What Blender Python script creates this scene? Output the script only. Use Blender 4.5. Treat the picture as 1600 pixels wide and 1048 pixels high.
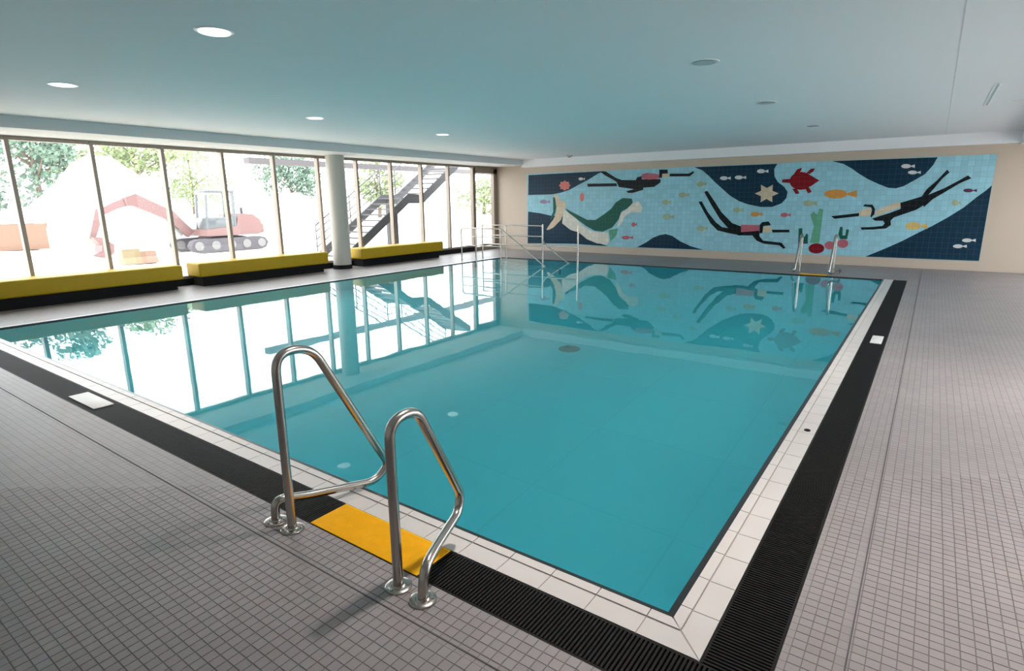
import bpy, bmesh, math, random
import numpy as np
from mathutils import Vector, Matrix

for o in list(bpy.data.objects):
    bpy.data.objects.remove(o, do_unlink=True)
SC = bpy.context.scene
COL = SC.collection
random.seed(7)

# ------------------------------------------------------------------ camera
CAM_H = 1.72
F_PX, YAW, PITCH, ROLL = 900.98, 0.62331, 0.229694, -0.011027
_r = Vector((math.cos(YAW), math.sin(YAW), 0))
FWD = Vector((-math.sin(YAW)*math.cos(PITCH), math.cos(YAW)*math.cos(PITCH), -math.sin(PITCH)))
_u = _r.cross(FWD)
RGT = (math.cos(ROLL)*_r + math.sin(ROLL)*_u).normalized()
UPV = RGT.cross(FWD)
EYE = Vector((0, 0, CAM_H))
cam_d = bpy.data.cameras.new('camera')
cam_d.sensor_fit = 'HORIZONTAL'; cam_d.sensor_width = 36.0; cam_d.lens = 36.0*F_PX/1600.0
cam_d.clip_start = 0.05; cam_d.clip_end = 500
cam = bpy.data.objects.new('camera', cam_d); COL.objects.link(cam)
M = Matrix.Identity(4)
for i in range(3):
    M[i][0], M[i][1], M[i][2], M[i][3] = RGT[i], UPV[i], -FWD[i], EYE[i]
cam.matrix_world = M
SC.camera = cam

def ray(px, py):
    return RGT*((px-800)/F_PX) - UPV*((py-524)/F_PX) + FWD
def on_z(px, py, z=0.0):
    d = ray(px, py); return EYE + d*((z-CAM_H)/d.z)
def on_x(px, py, X):
    d = ray(px, py); return EYE + d*(X/d.x)
def project(P):
    v = Vector(P)-EYE; c = v.dot(FWD)
    return 800+F_PX*v.dot(RGT)/c, 524-F_PX*v.dot(UPV)/c, c

# ------------------------------------------------------------------ sky and exposure
world = bpy.data.worlds.new('overcast_sky'); SC.world = world; world.use_nodes = True
bg = world.node_tree.nodes['Background']
bg.inputs[0].default_value = (0.95, 0.967, 1.0, 1); bg.inputs[1].default_value = 5.0
SC.view_settings.view_transform = 'Standard'; SC.view_settings.look = 'None'
SC.view_settings.exposure = 0.42; SC.view_settings.gamma = 1.0
SC.view_settings.use_curve_mapping = False
SC.cycles.max_bounces = 14; SC.cycles.diffuse_bounces = 7; SC.cycles.glossy_bounces = 5
SC.cycles.transmission_bounces = 8; SC.cycles.transparent_max_bounces = 16
SC.cycles.sample_clamp_indirect = 12.0

# window portals: they emit nothing, they only tell the renderer where daylight enters
def portal(loc, sx, sy, to_right):
    l = bpy.data.lights.new('daylight_portal', 'AREA'); l.shape = 'RECTANGLE'; l.size = sx; l.size_y = sy
    l.cycles.is_portal = True
    o = bpy.data.objects.new('daylight_portal', l); COL.objects.link(o); o.location = loc
    o.rotation_euler = (0, math.radians(-90 if to_right else 90), 0); o['kind'] = 'helper'
    return o
XW, YW = -13.1, 17.3            # window wall, mural wall
XR, YN = 3.4, -1.6              # side wall with windows, wall behind
ZC = 3.08                       # ceiling
portal((XW-0.12, 9.6, 1.5), 2.8, 15.6, True)
portal((XR+0.30, 10.55, 1.45), 2.6, 13.0, False)

# ------------------------------------------------------------------ helpers
def tag(o, label=None, cat=None, group=None, kind=None):
    if label: o['label'] = label
    if cat: o['category'] = cat
    if group: o['group'] = group
    if kind: o['kind'] = kind
    return o
def empty(name, loc=(0, 0, 0)):
    o = bpy.data.objects.new(name, None); COL.objects.link(o); o.location = loc; o.empty_display_size = 0.1
    return o
def link(name, me, mats=None, parent=None):
    o = bpy.data.objects.new(name, me); COL.objects.link(o)
    if mats is not None:
        if not isinstance(mats, (list, tuple)): mats = [mats]
        if not me.materials:
            for m in mats: me.materials.append(m)
    if parent is not None:
        o.parent = parent
        o.matrix_parent_inverse = Matrix.Identity(4)
        o.location = o.location - parent.location
    return o
def finish(bm, name, mats, parent=None, smooth=False, angle=None):
    bmesh.ops.recalc_face_normals(bm, faces=bm.faces[:])
    me = bpy.data.meshes.new(name); bm.to_mesh(me); bm.free()
    if smooth:
        for p in me.polygons: p.use_smooth = True
        if angle is not None:
            try: me.set_sharp_from_angle(angle=math.radians(angle))
            except Exception: pass
    return link(name, me, mats, parent)
def box(bm, x0, x1, y0, y1, z0, z1, mi=0, bev=0.0, seg=2):
    ret = bmesh.ops.create_cube(bm, size=1.0)
    vs = ret['verts']
    for v in vs:
        v.co = Vector(((x0+x1)/2+v.co.x*(x1-x0), (y0+y1)/2+v.co.y*(y1-y0), (z0+z1)/2+v.co.z*(z1-z0)))
    fs = set(f for v in vs for f in v.link_faces)
    for f in fs: f.material_index = mi
    if bev > 0:
        es = set(e for v in vs for e in v.link_edges)
        r = bmesh.ops.bevel(bm, geom=list(es), offset=bev, segments=seg, profile=0.5, affect='EDGES')
        for f in r['faces']: f.material_index = mi
    return vs
def boxobj(name, dims, mat, parent=None, bev=0.0, seg=2):
    bm = bmesh.new(); box(bm, *dims, bev=bev, seg=seg)
    return finish(bm, name, mat, parent, smooth=bev > 0, angle=40)
def quadbar(bm, a, b, w, h, up=(0, 0, 1), mi=0):
    a, b = Vector(a), Vector(b); d = (b-a).normalized(); s = d.cross(Vector(up)).normalized(); t = s.cross(d)
    vs = [bm.verts.new(p+s*(i*w/2)+t*(j*h/2)) for p in (a, b) for i, j in ((-1, -1), (1, -1), (1, 1), (-1, 1))]
    for f in ((0, 1, 2, 3), (7, 6, 5, 4), (0, 4, 5, 1), (1, 5, 6, 2), (2, 6, 7, 3), (3, 7, 4, 0)):
        bm.faces.new([vs[i] for i in f]).material_index = mi
def fillet(pts, rad, n=6):
    pts = [Vector(p) for p in pts]; out = [pts[0]]
    for i in range(1, len(pts)-1):
        p, a, b = pts[i], pts[i-1], pts[i+1]
        r = rad[i] if isinstance(rad, (list, tuple)) else rad
        da, db = (a-p), (b-p); r1 = min(r, da.length*0.49, db.length*0.49)
        A, B = p+da.normalized()*r1, p+db.normalized()*r1
        for k in range(n+1):
            t = k/n; out.append(A*(1-t)**2+p*2*t*(1-t)+B*t*t)
    out.append(pts[-1]); return out
def tube(bm, pts, r, seg=14, mi=0, caps=True):
    pts = [Vector(p) for p in pts]; rings = []
    d0 = (pts[1]-pts[0]).normalized()
    n = d0.orthogonal().normalized()
    for i, p in enumerate(pts):
        if i == 0: d = (pts[1]-pts[0])
        elif i == len(pts)-1: d = (pts[-1]-pts[-2])
        else: d = (pts[i+1]-pts[i]).normalized()+(pts[i]-pts[i-1]).normalized()
        d.normalize(); n = (n-d*n.dot(d)).normalized(); b = d.cross(n)
        rr = r[i] if isinstance(r, (list, tuple)) else r
        rings.append([bm.verts.new(p+(n*math.cos(2*math.pi*k/seg)+b*math.sin(2*math.pi*k/seg))*rr) for k in range(seg)])
    for i in range(len(rings)-1):
        for k in range(seg):
            f = bm.faces.new((rings[i][k], rings[i][(k+1) % seg], rings[i+1][(k+1) % seg], rings[i+1][k])); f.material_index = mi; f.smooth = True
    if caps:
        bm.faces.new(rings[0][::-1]).material_index = mi; bm.faces.new(rings[-1]).material_index = mi
def lathe(bm, prof, center=(0, 0, 0), seg=24, mi=0):
    c = Vector(center); rings = []
    for (r, z) in prof:
        rings.append([bm.verts.new(c+Vector((r*math.cos(2*math.pi*k/seg), r*math.sin(2*math.pi*k/seg), z))) for k in range(seg)])
    for i in range(len(rings)-1):
        for k in range(seg):
            f = bm.faces.new((rings[i][k], rings[i][(k+1) % seg], rings[i+1][(k+1) % seg], rings[i+1][k])); f.material_index = mi
    bm.faces.new(rings[0][::-1]).material_index = mi; bm.faces.new(rings[-1]).material_index = mi
def prism(bm, poly, axis, a0, a1, mi=0):
    """extrude a 2D polygon; axis 'x': poly is (y,z); 'y': poly is (x,z)"""
    def P(u, v, a): return Vector((a, u, v)) if axis == 'x' else (Vector((u, a, v)) if axis == 'y' else Vector((u, v, a)))
    A = [bm.verts.new(P(u, v, a0)) for u, v in poly]; B = [bm.verts.new(P(u, v, a1)) for u, v in poly]
    f1 = bm.faces.new(A); f2 = bm.faces.new(B[::-1]); fs = [f1, f2]
    f1.normal_update(); f2.normal_update()
    n = len(poly)
    for i in range(n): fs.append(bm.faces.new((A[i], B[i], B[(i+1) % n], A[(i+1) % n])))
    for f in fs: f.material_index = mi
    bmesh.ops.triangulate(bm, faces=[f1, f2])

# ------------------------------------------------------------------ materials
def mat(name, col, rough=0.5, metal=0.0, spec=0.5, noise=0.0, nscale=8.0, bump=0.0, bscale=60.0):
    m = bpy.data.materials.new(name); m.use_nodes = True; nt = m.node_tree; b = nt.nodes['Principled BSDF']
    b.inputs['Base Color'].default_value = (*col, 1); b.inputs['Roughness'].default_value = rough
    b.inputs['Metallic'].default_value = metal; b.inputs['Specular IOR Level'].default_value = spec
    geo = nt.nodes.new('ShaderNodeNewGeometry')
    if noise > 0:
        n = nt.nodes.new('ShaderNodeTexNoise'); n.inputs['Scale'].default_value = nscale; n.inputs['Detail'].default_value = 4
        nt.links.new(geo.outputs['Position'], n.inputs['Vector'])
        mr = nt.nodes.new('ShaderNodeMapRange'); mr.inputs['From Min'].default_value = 0.3; mr.inputs['From Max'].default_value = 0.7
        mr.inputs['To Min'].default_value = 1-noise; mr.inputs['To Max'].default_value = 1+noise
        nt.links.new(n.outputs['Fac'], mr.inputs['Value'])
        mx = nt.nodes.new('ShaderNodeVectorMath'); mx.operation = 'SCALE'; mx.inputs[0].default_value = col
        nt.links.new(mr.outputs['Result'], mx.inputs['Scale']); nt.links.new(mx.outputs['Vector'], b.inputs['Base Color'])
    if bump > 0:
        n2 = nt.nodes.new('ShaderNodeTexNoise'); n2.inputs['Scale'].default_value = bscale; n2.inputs['Detail'].default_value = 3
        nt.links.new(geo.outputs['Position'], n2.inputs['Vector'])
        bp = nt.nodes.new('ShaderNodeBump'); bp.inputs['Strength'].default_value = bump; bp.inputs['Distance'].default_value = 0.01
        nt.links.new(n2.outputs['Fac'], bp.inputs['Height']); nt.links.new(bp.outputs['Normal'], b.inputs['Normal'])
    return m
def tiled(name, tile, grout, size, joint, plane='xy', rough=0.35, spec=0.5, vary=0.08, size2=None, cloud=0.0):
    """tile pattern in world metres: brick node without offset"""
    m = bpy.data.materials.new(name); m.use_nodes = True; nt = m.node_tree; b = nt.nodes['Principled BSDF']
    geo = nt.nodes.new('ShaderNodeNewGeometry'); vec = geo.outputs['Position']
    if plane == 'xz':
        sp = nt.nodes.new('ShaderNodeSeparateXYZ'); cb = nt.nodes.new('ShaderNodeCombineXYZ')
        nt.links.new(vec, sp.inputs[0]); nt.links.new(sp.outputs['X'], cb.inputs['X']); nt.links.new(sp.outputs['Z'], cb.inputs['Y']); vec = cb.outputs[0]
    br = nt.nodes.new('ShaderNodeTexBrick'); br.offset = 0.0; br.squash = 1.0
    br.inputs['Scale'].default_value = 1.0; br.inputs['Brick Width'].default_value = size; br.inputs['Row Height'].default_value = size2 or size
    br.inputs['Mortar Size'].default_value = joint; br.inputs['Mortar Smooth'].default_value = 0.2; br.inputs['Bias'].default_value = 0.0
    c1 = [c*(1-vary) for c in tile]; c2 = [min(1, c*(1+vary)) for c in tile]
    br.inputs['Color1'].default_value = (*c1, 1); br.inputs['Color2'].default_value = (*c2, 1); br.inputs['Mortar'].default_value = (*grout, 1)
    nt.links.new(vec, br.inputs['Vector'])
    out = br.outputs['Color']
    if cloud > 0:
        n = nt.nodes.new('ShaderNodeTexNoise'); n.inputs['Scale'].default_value = 1.3; n.inputs['Detail'].default_value = 5
        nt.links.new(geo.outputs['Position'], n.inputs['Vector'])
        mr = nt.nodes.new('ShaderNodeMapRange'); mr.inputs['From Min'].default_value = 0.3; mr.inputs['From Max'].default_value = 0.7
        mr.inputs['To Min'].default_value = 1-cloud; mr.inputs['To Max'].default_value = 1+cloud
        nt.links.new(n.outputs['Fac'], mr.inputs['Value'])
        mx = nt.nodes.new('ShaderNodeVectorMath'); mx.operation = 'SCALE'
        nt.links.new(out, mx.inputs[0]); nt.links.new(mr.outputs['Result'], mx.inputs['Scale']); out = mx.outputs['Vector']
    nt.links.new(out, b.inputs['Base Color'])
    b.inputs['Roughness'].default_value = rough; b.inputs['Specular IOR Level'].default_value = spec
    return m
def emit(name, col, s):
    m = bpy.data.materials.new(name); m.use_nodes = True; b = m.node_tree.nodes['Principled BSDF']
    b.inputs['Base Color'].default_value = (*col, 1)
    b.inputs['Emission Color'].default_value = (*col, 1); b.inputs['Emission Strength'].default_value = s
    return m
def glass_pane(name, haze=0.05):
    m = bpy.data.materials.new(name); m.use_nodes = True; nt = m.node_tree; nt.nodes.remove(nt.nodes['Principled BSDF'])
    out = nt.nodes['Material Output']
    tr = nt.nodes.new('ShaderNodeBsdfTransparent'); tr.inputs[0].default_value = (0.97, 0.985, 0.98, 1)
    gl = nt.nodes.new('ShaderNodeBsdfGlossy'); gl.inputs['Roughness'].default_value = 0.0
    fr = nt.nodes.new('ShaderNodeFresnel'); fr.inputs['IOR'].default_value = 1.3
    geo = nt.nodes.new('ShaderNodeNewGeometry')
    inv = nt.nodes.new('ShaderNodeMath'); inv.operation = 'SUBTRACT'; inv.inputs[0].default_value = 1.0; nt.links.new(geo.outputs['Backfacing'], inv.inputs[1])
    mul = nt.nodes.new('ShaderNodeMath'); mul.operation = 'MULTIPLY'; nt.links.new(fr.outputs[0], mul.inputs[0]); nt.links.new(inv.outputs[0], mul.inputs[1])
    mx = nt.nodes.new('ShaderNodeMixShader'); nt.links.new(mul.outputs[0], mx.inputs[0]); nt.links.new(tr.outputs[0], mx.inputs[1]); nt.links.new(gl.outputs[0], mx.inputs[2])
    tl = nt.nodes.new('ShaderNodeBsdfTranslucent'); tl.inputs[0].default_value = (0.95, 0.95, 0.95, 1)
    mh = nt.nodes.new('ShaderNodeMixShader'); mh.inputs[0].default_value = haze
    nt.links.new(mx.outputs[0], mh.inputs[1]); nt.links.new(tl.outputs[0], mh.inputs[2]); nt.links.new(mh.outputs[0], out.inputs['Surface'])
    return m
def water_mat(name):
    m = bpy.data.materials.new(name); m.use_nodes = True; nt = m.node_tree; nt.nodes.remove(nt.nodes['Principled BSDF'])
    out = nt.nodes['Material Output']
    rf = nt.nodes.new('ShaderNodeBsdfRefraction'); rf.inputs['IOR'].default_value = 1.33; rf.inputs['Roughness'].default_value = 0.0
    rf.inputs['Color'].default_value = (*WATER_TINT, 1)
    gl = nt.nodes.new('ShaderNodeBsdfGlossy'); gl.inputs['Roughness'].default_value = 0.0; gl.inputs['Color'].default_value = (0.97, 1, 1, 1)
    fr = nt.nodes.new('ShaderNodeFresnel'); fr.inputs['IOR'].default_value = 1.33
    geo = nt.nodes.new('ShaderNodeNewGeometry')
    n = nt.nodes.new('ShaderNodeTexNoise'); n.inputs['Scale'].default_value = 1.6; n.inputs['Detail'].default_value = 1.5
    nt.links.new(geo.outputs['Position'], n.inputs['Vector'])
    bp = nt.nodes.new('ShaderNodeBump'); bp.inputs['Strength'].default_value = 0.02; bp.inputs['Distance'].default_value = 0.05
    nt.links.new(n.outputs['Fac'], bp.inputs['Height'])
    for s in (rf, gl, fr): nt.links.new(bp.outputs['Normal'], s.inputs['Normal'])
    mx = nt.nodes.new('ShaderNodeMixShader'); nt.links.new(fr.outputs[0], mx.inputs[0]); nt.links.new(rf.outputs[0], mx.inputs[1]); nt.links.new(gl.outputs[0], mx.inputs[2])
    nt.links.new(mx.outputs[0], out.inputs['Surface'])
    return m
LAMP_W = 290.0
WATER_TINT = (0.47, 0.93, 0.95)
TILE = 0.049
MT = dict(
    deck=tiled('deck_mosaic', (0.275, 0.250, 0.250), (0.145, 0.130, 0.130), TILE, 0.0022, rough=0.46, spec=0.45, vary=0.05, cloud=0.07),
    basin=tiled('basin_tile', (0.50, 0.92, 1.0), (0.46, 0.88, 0.96), 1.25, 0.010, rough=0.4, vary=0.015),
    coping=mat('white_coping_ceramic', (0.57, 0.54, 0.52), 0.35, noise=0.03, nscale=3),
    coping_bed=mat('coping_grout', (0.42, 0.38, 0.35), 0.8),
    edge=mat('dark_edge_ceramic', (0.018, 0.02, 0.024), 0.3),
    grate=mat('black_grate_plastic', (0.012, 0.0115, 0.0115), 0.55, spec=0.15, noise=0.2, nscale=30),
    trench=mat('dark_trench', (0.008, 0.008, 0.009), 0.8),
    white_plastic=mat('white_plastic', (0.72, 0.71, 0.69), 0.4),
    yellow_mat=mat('yellow_rubber', (0.93, 0.49, 0.003), 0.6, spec=0.2, noise=0.06, nscale=14),
    steel=mat('brushed_stainless', (0.48, 0.445, 0.41), 0.24, metal=1.0),
    seam=mat('ceiling_joint', (0.60, 0.60, 0.61), 0.8),
    joint=mat('sealant_joint', (0.085, 0.080, 0.080), 0.7),
    wall=mat('cream_wall_tile', (0.50, 0.415, 0.335), 0.5, noise=0.02, nscale=2),
    wall_white=mat('white_wall_paint', (0.75, 0.74, 0.72), 0.7),
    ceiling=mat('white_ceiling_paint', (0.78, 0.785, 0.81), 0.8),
    fascia=mat('shaded_soffit_paint', (0.64, 0.65, 0.66), 0.8),  # ceiling white greyed: shade on the face turned from the windows
    frame=mat('bronze_window_frame', (0.27, 0.225, 0.185), 0.42, metal=0.3),
    black=mat('black_laminate', (0.008, 0.008, 0.009), 0.7, spec=0.2),
    bench=mat('yellow_bench_coating', (0.44, 0.29, 0.006), 0.5, spec=0.25, noise=0.03),
    column=mat('grey_column_paint', (0.46, 0.44, 0.40), 0.5),
    glass=glass_pane('veiled_window_glass', 0.004),  # slight white haze in the panes imitates the glare over the view
    lamp=emit('lamp_lens', (1.0, 0.97, 0.95), 1.0),
    lamp_dim=mat('dim_lamp_lens', (0.55, 0.56, 0.57), 0.3),
    lamp_off=mat('unlit_lamp_glass', (0.48, 0.50, 0.52), 0.2),
    lamp_ring=mat('white_lamp_ring', (0.85, 0.85, 0.85), 0.4),
)
MT['water'] = water_mat('pool_water')

# ================================================================== structure
XA, XB = -10.80, -0.712          # water edges across
YA, YB = 2.113, 14.55            # water edges along
CX, CY = -0.517, 1.922           # outer coping lines
GX, GY = -0.272, 1.668           # outer grate lines
CXL = -10.92                     # outer line of the coping under the windows
ZW = -0.022                      # water level

# floor slab (grout bed, tile pattern in the material) with the pool cut out
bm = bmesh.new()
ZB = -0.002
box(bm, XW-0.2, XR+0.1, YN-0.1, GY, -0.25, ZB)
box(bm, GX, XR+0.1, GY, YW+0.1, -0.25, ZB)
box(bm, XW-0.2, GX, YB+0.03, YW+0.1, -0.25, ZB)
box(bm, XW-0.2, CXL, GY, YB+0.03, -0.25, ZB)
floor = finish(bm, 'floor', MT['deck'])
tag(floor, 'grey small-square mosaic tile deck around the swimming pool', 'floor', kind='structure')

# near deck tiles: real pieces, the 300 largest in view are objects of their own
JX, JY = -0.059, 1.445           # expansion joints parallel to the grates
cells = []
def tile_ok(x0, x1, y0, y1):
    if y1 > GY-0.001 and x0 < GX+0.001: return False
    if x0 < JX < x1 and y1 > JY: return False
    if y0 < JY < y1 and x0 < JX: return False
    return True
for i in range(-130, 60):
    for j in range(-6, 110):
        x0, y0 = i*TILE, j*TILE
        P = Vector((x0+TILE/2, y0+TILE/2, 0)); px, py, d = project(P)
        if d < 0.3 or d > 4.6 or px < -40 or px > 1640 or py < 300 or py > 1090: continue
        if not tile_ok(x0, x0+TILE, y0, y0+TILE): continue
        cs = [project((x0+a*TILE, y0+b*TILE, 0))[:2] for a, b in ((0, 0), (1, 0), (1, 1), (0, 1))]
        ar = abs(sum(cs[k][0]*cs[(k+1) % 4][1]-cs[(k+1) % 4][0]*cs[k][1] for k in range(4)))/2
        if ar < 70: continue
        cells.append((ar if (0 <= px < 1600 and py < 1048) else 0, x0, y0))
cells.sort(reverse=True)
def tile_geo(bm, x0, y0, z1):
    g = 0.0021
    v = [bm.verts.new((x, y, z)) for z in (-0.0035, z1) for x, y in ((x0+g, y0+g), (x0+TILE-g, y0+g), (x0+TILE-g, y0+TILE-g), (x0+g, y0+TILE-g))]
    for f in ((4, 5, 6, 7), (0, 1, 5, 4), (1, 2, 6, 5), (2, 3, 7, 6), (3, 0, 4, 7)): bm.faces.new([v[k] for k in f])
bm = bmesh.new(); tile_geo(bm, 0, 0, 0.0); tile_me = bpy.data.meshes.new('floor_tile'); bm.to_mesh(tile_me); bm.free(); tile_me.materials.append(MT['deck'])
for a, x0, y0 in cells[:300]:
    o = bpy.data.objects.new('floor_tile', tile_me); COL.objects.link(o); o.parent = floor; o.location = (x0, y0, random.uniform(-0.0004, 0.0003))
bm = bmesh.new()
for a, x0, y0 in cells[300:]: tile_geo(bm, x0, y0, random.uniform(-0.0004, 0.0003))
o = finish(bm, 'floor_tile_field', MT['deck'], floor); o['kind'] = 'stuff'
bm = bmesh.new(); box(bm, JX-0.003, JX+0.003, JY, 16.9, -0.004, 0.0006)
finish(bm, 'expansion_joint', MT['joint'], floor)
bm = bmesh.new(); box(bm, XW+0.5, JX+0.004, JY-0.003, JY+0.003, -0.004, 0.0006)
finish(bm, 'expansion_joint', MT['joint'], floor)

# pool basin
bm = bmesh.new(); T = 0.25; DP = -1.35
box(bm, XA-T, XB+T, YA-T, YB+T, DP-T, DP)
box(bm, XA-T, XA, YA-T, YB+T, DP, -0.06); box(bm, XB, XB+0.2, YA-T, YB+T, DP, -0.06)
box(bm, XA, XB, YA-0.17, YA, DP, -0.06); box(bm, XA, XB, YB, YB+T, DP, -0.06)
basin = finish(bm, 'pool_basin', MT['basin'])
tag(basin, 'turquoise tiled swimming pool basin under the water', 'pool basin', kind='structure')
bm = bmesh.new()
vs = [bm.verts.new(p) for p in ((XA-0.02, YA-0.02, ZW), (XB+0.02, YA-0.02, ZW), (XB+0.02, YB+0.02, ZW), (XA-0.02, YB+0.02, ZW))]
bm.faces.new(vs)
water = finish(bm, 'pool_water', MT['water'])
for p in water.data.polygons:
    if p.normal.z < 0: p.flip()
tag(water, 'still clear turquoise water filling the swimming pool', 'water', kind='stuff')
# floor drain of the basin
bm = bmesh.new(); lathe(bm, [(0.16, DP+0.001), (0.16, DP+0.012), (0.14, DP+0.016)], (-4.06, 7.07, 0), 20)
tag(finish(bm, 'floor_drain', MT['column']), 'round drain cover on the pool bottom', 'drain')

# coping: grout bed with single ceramic pieces
bm = bmesh.new()
box(bm, XB+0.03, CX, YA-0.03, YB+0.03, -0.07, -0.004); box(bm, CXL, XB+0.03, CY, YA-0.03, -0.07, -0.004); box(bm, XB+0.03, CX, CY, YA-0.03, -0.07, -0.004)
trim = finish(bm, 'trim_1', MT['coping_bed'])
tag(trim, 'white ceramic coping running round the pool edge beside the black grate', 'pool coping', kind='structure')
R0, R1, R2 = 0.0, 0.112, 0.165       # row lines measured from the outer coping line
L = 0.238; g = 0.0025
def coping_piece(name, poly, z1, z2=None):
    bm = bmesh.new()
    z = [z1, z1] if z2 is None else [z1, z2]
    # poly: outer edge first two points, inner edge last two
    top = [bm.verts.new((p[0], p[1], z[0] if k < 2 else z[1])) for k, p in enumerate(poly)]
    bot = [bm.verts.new((p[0], p[1], -0.03)) for p in poly]
    bm.faces.new(top); n = len(poly)
    for i in range(n): bm.faces.new((bot[i], bot[(i+1) % n], top[(i+1) % n], top[i]))
    return finish(bm, name, MT['coping'], trim)
def miter_near(x, off): return min(x, CX-off)
k = 0
x1 = CX
while x1 > CXL:
    x0 = x1-L if k else x1-0.26
    x0 = max(x0, CXL)
    for nm, a, b, za, zb in (('coping_tile', R0, R1, 0.0, 0.0), ('lip_tile', R1+0.001, R2, 0.004, 0.006)):
        ya, yb = CY+a+(g if a else 0), CY+b-g
        if k == 0: poly = [(x0+g, ya), (CX-a-g*1.5, ya), (CX-b-g*1.5, yb), (x0+g, yb)]
        else: poly = [(x0+g, ya), (x1-g, ya), (x1-g, yb), (x0+g, yb)]
        coping_piece(nm, poly, za, zb)
    x1 = x0; k += 1
k = 0; y0 = CY
while y0 < YB+0.02:
    y1 = y0+L if k else y0+0.26
    y1 = min(y1, YB+0.03)
    for nm, a, b, za, zb in (('coping_tile', R0, R1, 0.0, 0.0), ('lip_tile', R1+0.001, R2, 0.004, 0.006)):
        xa, xb = CX-a-(g if a else 0), CX-b+g
        if k == 0: poly = [(xa, CY+a+g*1.5), (xa, y1-g), (xb, y1-g), (xb, CY+b+g*1.5)]; poly = [poly[0], poly[1], poly[2], poly[3]]
        else: poly = [(xa, y0+g), (xa, y1-g), (xb, y1-g), (xb, y0+g)]
        coping_piece(nm, poly, za, zb)
    y0 = y1; k += 1
# coping under the windows and the dark edging at the mural end
bm = bmesh.new(); box(bm, CXL, XA-0.03, GY, YB+0.03, -0.07, -0.004)
trim2 = finish(bm, 'trim_2', MT['coping_bed']); tag(trim2, 'narrow pale coping along the pool edge below the window benches', 'pool coping', kind='structure')
y0 = GY
while y0 < YB:
    y1 = min(y0+L, YB+0.03); boxobj('coping_tile', (CXL, XA-0.03, y0+g, y1-g, -0.03, 0.0), MT['coping'], trim2); y0 = y1
# dark edge strip at the waterline
bm = bmesh.new()
def strip(bm, a, b, c, d):
    v = [bm.verts.new(p) for p in (a, b, c, d)]; bm.faces.new(v)
zi, zo = ZW-0.05, -0.002
prism(bm, [(CY+R2, -0.07), (YA, -0.07), (YA, 0.0), (CY+R2, 0.0)], 'x', XA-0.03, XB+0.03)
prism(bm, [(CX-R2, -0.07), (XB, -0.07), (XB, 0.0), (CX-R2, 0.0)], 'y', YA, YB+0.03)
prism(bm, [(YB, ZW-0.01), (YB, -0.07), (YB+0.03, -0.07), (YB+0.03, -0.002)], 'x', XA-0.03, XB)
prism(bm, [(XA-0.03, -0.003), (XA-0.03, -0.07), (XA, -0.07), (XA, ZW-0.01)], 'y', YA, YB+0.03)
tag(finish(bm, 'trim_3', MT['edge']), 'thin black tile edge at the waterline of the pool', 'pool edging', kind='structure')

# overflow grates
def make_grate(label, dims, along, near_key):
    x0, x1, y0, y1 = dims
    bm = bmesh.new(); box(bm, x0, x1, y0, y1, -0.12, -0.045)
    w = 0.006
    ch = finish(bm, 'trench', MT['trench'])
    root = empty('overflow_grate', ((x0+x1)/2, (y0+y1)/2, -0.045)); tag(root, label, 'drain grate')
    ch.parent = root; ch.location = -root.location
    bm = bmesh.new()
    if along == 'x':
        box(bm, x0, x1, y0+0.002, y0+0.012, -0.045, -0.003); box(bm, x0, x1, y1-0.012, y1-0.002, -0.045, -0.003)
    else:
        box(bm, x0+0.002, x0+0.012, y0, y1, -0.045, -0.003); box(bm, x1-0.012, x1-0.002, y0, y1, -0.045, -0.003)
    fr = finish(bm, 'side_rail', MT['grate'], root); fr.location = -root.location
    p = 0.018; n = int(((x1-x0) if along == 'x' else (y1-y0))/p)
    pos = [((x0 if along == 'x' else y0)+p*(i+0.5)) for i in range(n)]
    pos.sort(key=near_key)
    def slat(bm, c, off=(0, 0, 0)):
        if along == 'x': box(bm, c-0.0048+off[0], c+0.0048+off[0], y0+0.012+off[1], y1-0.012+off[1], -0.030+off[2], -0.001+off[2])
        else: box(bm, x0+0.012+off[0], x1-0.012+off[0], c-0.0048+off[1], c+0.0048+off[1], -0.030+off[2], -0.001+off[2])
    bm = bmesh.new(); slat(bm, 0); me = bpy.data.meshes.new('slat'); bm.to_mesh(me); bm.free(); me.materials.append(MT['grate'])
    for c in pos[:300]:
        o = bpy.data.objects.new('slat', me); COL.objects.link(o); o.parent = root
        o.location = (Vector((c, 0, 0)) if along == 'x' else Vector((0, c, 0))) - root.location
    bm = bmesh.new()
    for c in pos[300:]: slat(bm, c)
    o = finish(bm, 'slat_run', MT['grate'], root); o.location = -root.location; o['kind'] = 'stuff'
    return root
make_grate('black slatted overflow grate under the yellow mat and the grab rails', (CXL, GX, GY+0.001, CY-0.001), 'x', lambda c: -c)
make_grate('long black slatted overflow grate along the side without grab rails', (CX+0.001, GX-0.001, CY, YB+0.03), 'y', lambda c: c)

# walls
bm = bmesh.new(); box(bm, XW-0.2, XR+0.2, YW, YW+0.25, -0.2, ZC+0.1)
wall_far = tag(finish(bm, 'wall_far', MT['wall']), 'cream end wall carrying the sea mural', 'wall', kind='structure')
boxobj('baseboard_far', (XW, XR, YW-0.012, YW, -0.003, 0.09), MT['wall'])
tag(bpy.data.objects['baseboard_far'], 'cream skirting below the sea mural', 'skirting', kind='structure')
bm = bmesh.new(); box(bm, XW-0.3, XR+0.2, YN-0.25, YN, -0.2, ZC+0.1)
tag(finish(bm, 'wall_near', MT['wall_white']), 'white wall behind the ladder end of the deck', 'wall', kind='structure')
bm = bmesh.new()
WY = [4.2, 6.8, 9.4, 12.0, 14.6]
box(bm, XR, XR+0.25, YN, YW+0.1, -0.2, 0.10); box(bm, XR, XR+0.25, YN, YW+0.1, 2.72, ZC+0.1)
edges = [YN]+[e for y in WY for e in (y, y+2.3)]+[YW+0.1]
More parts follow.
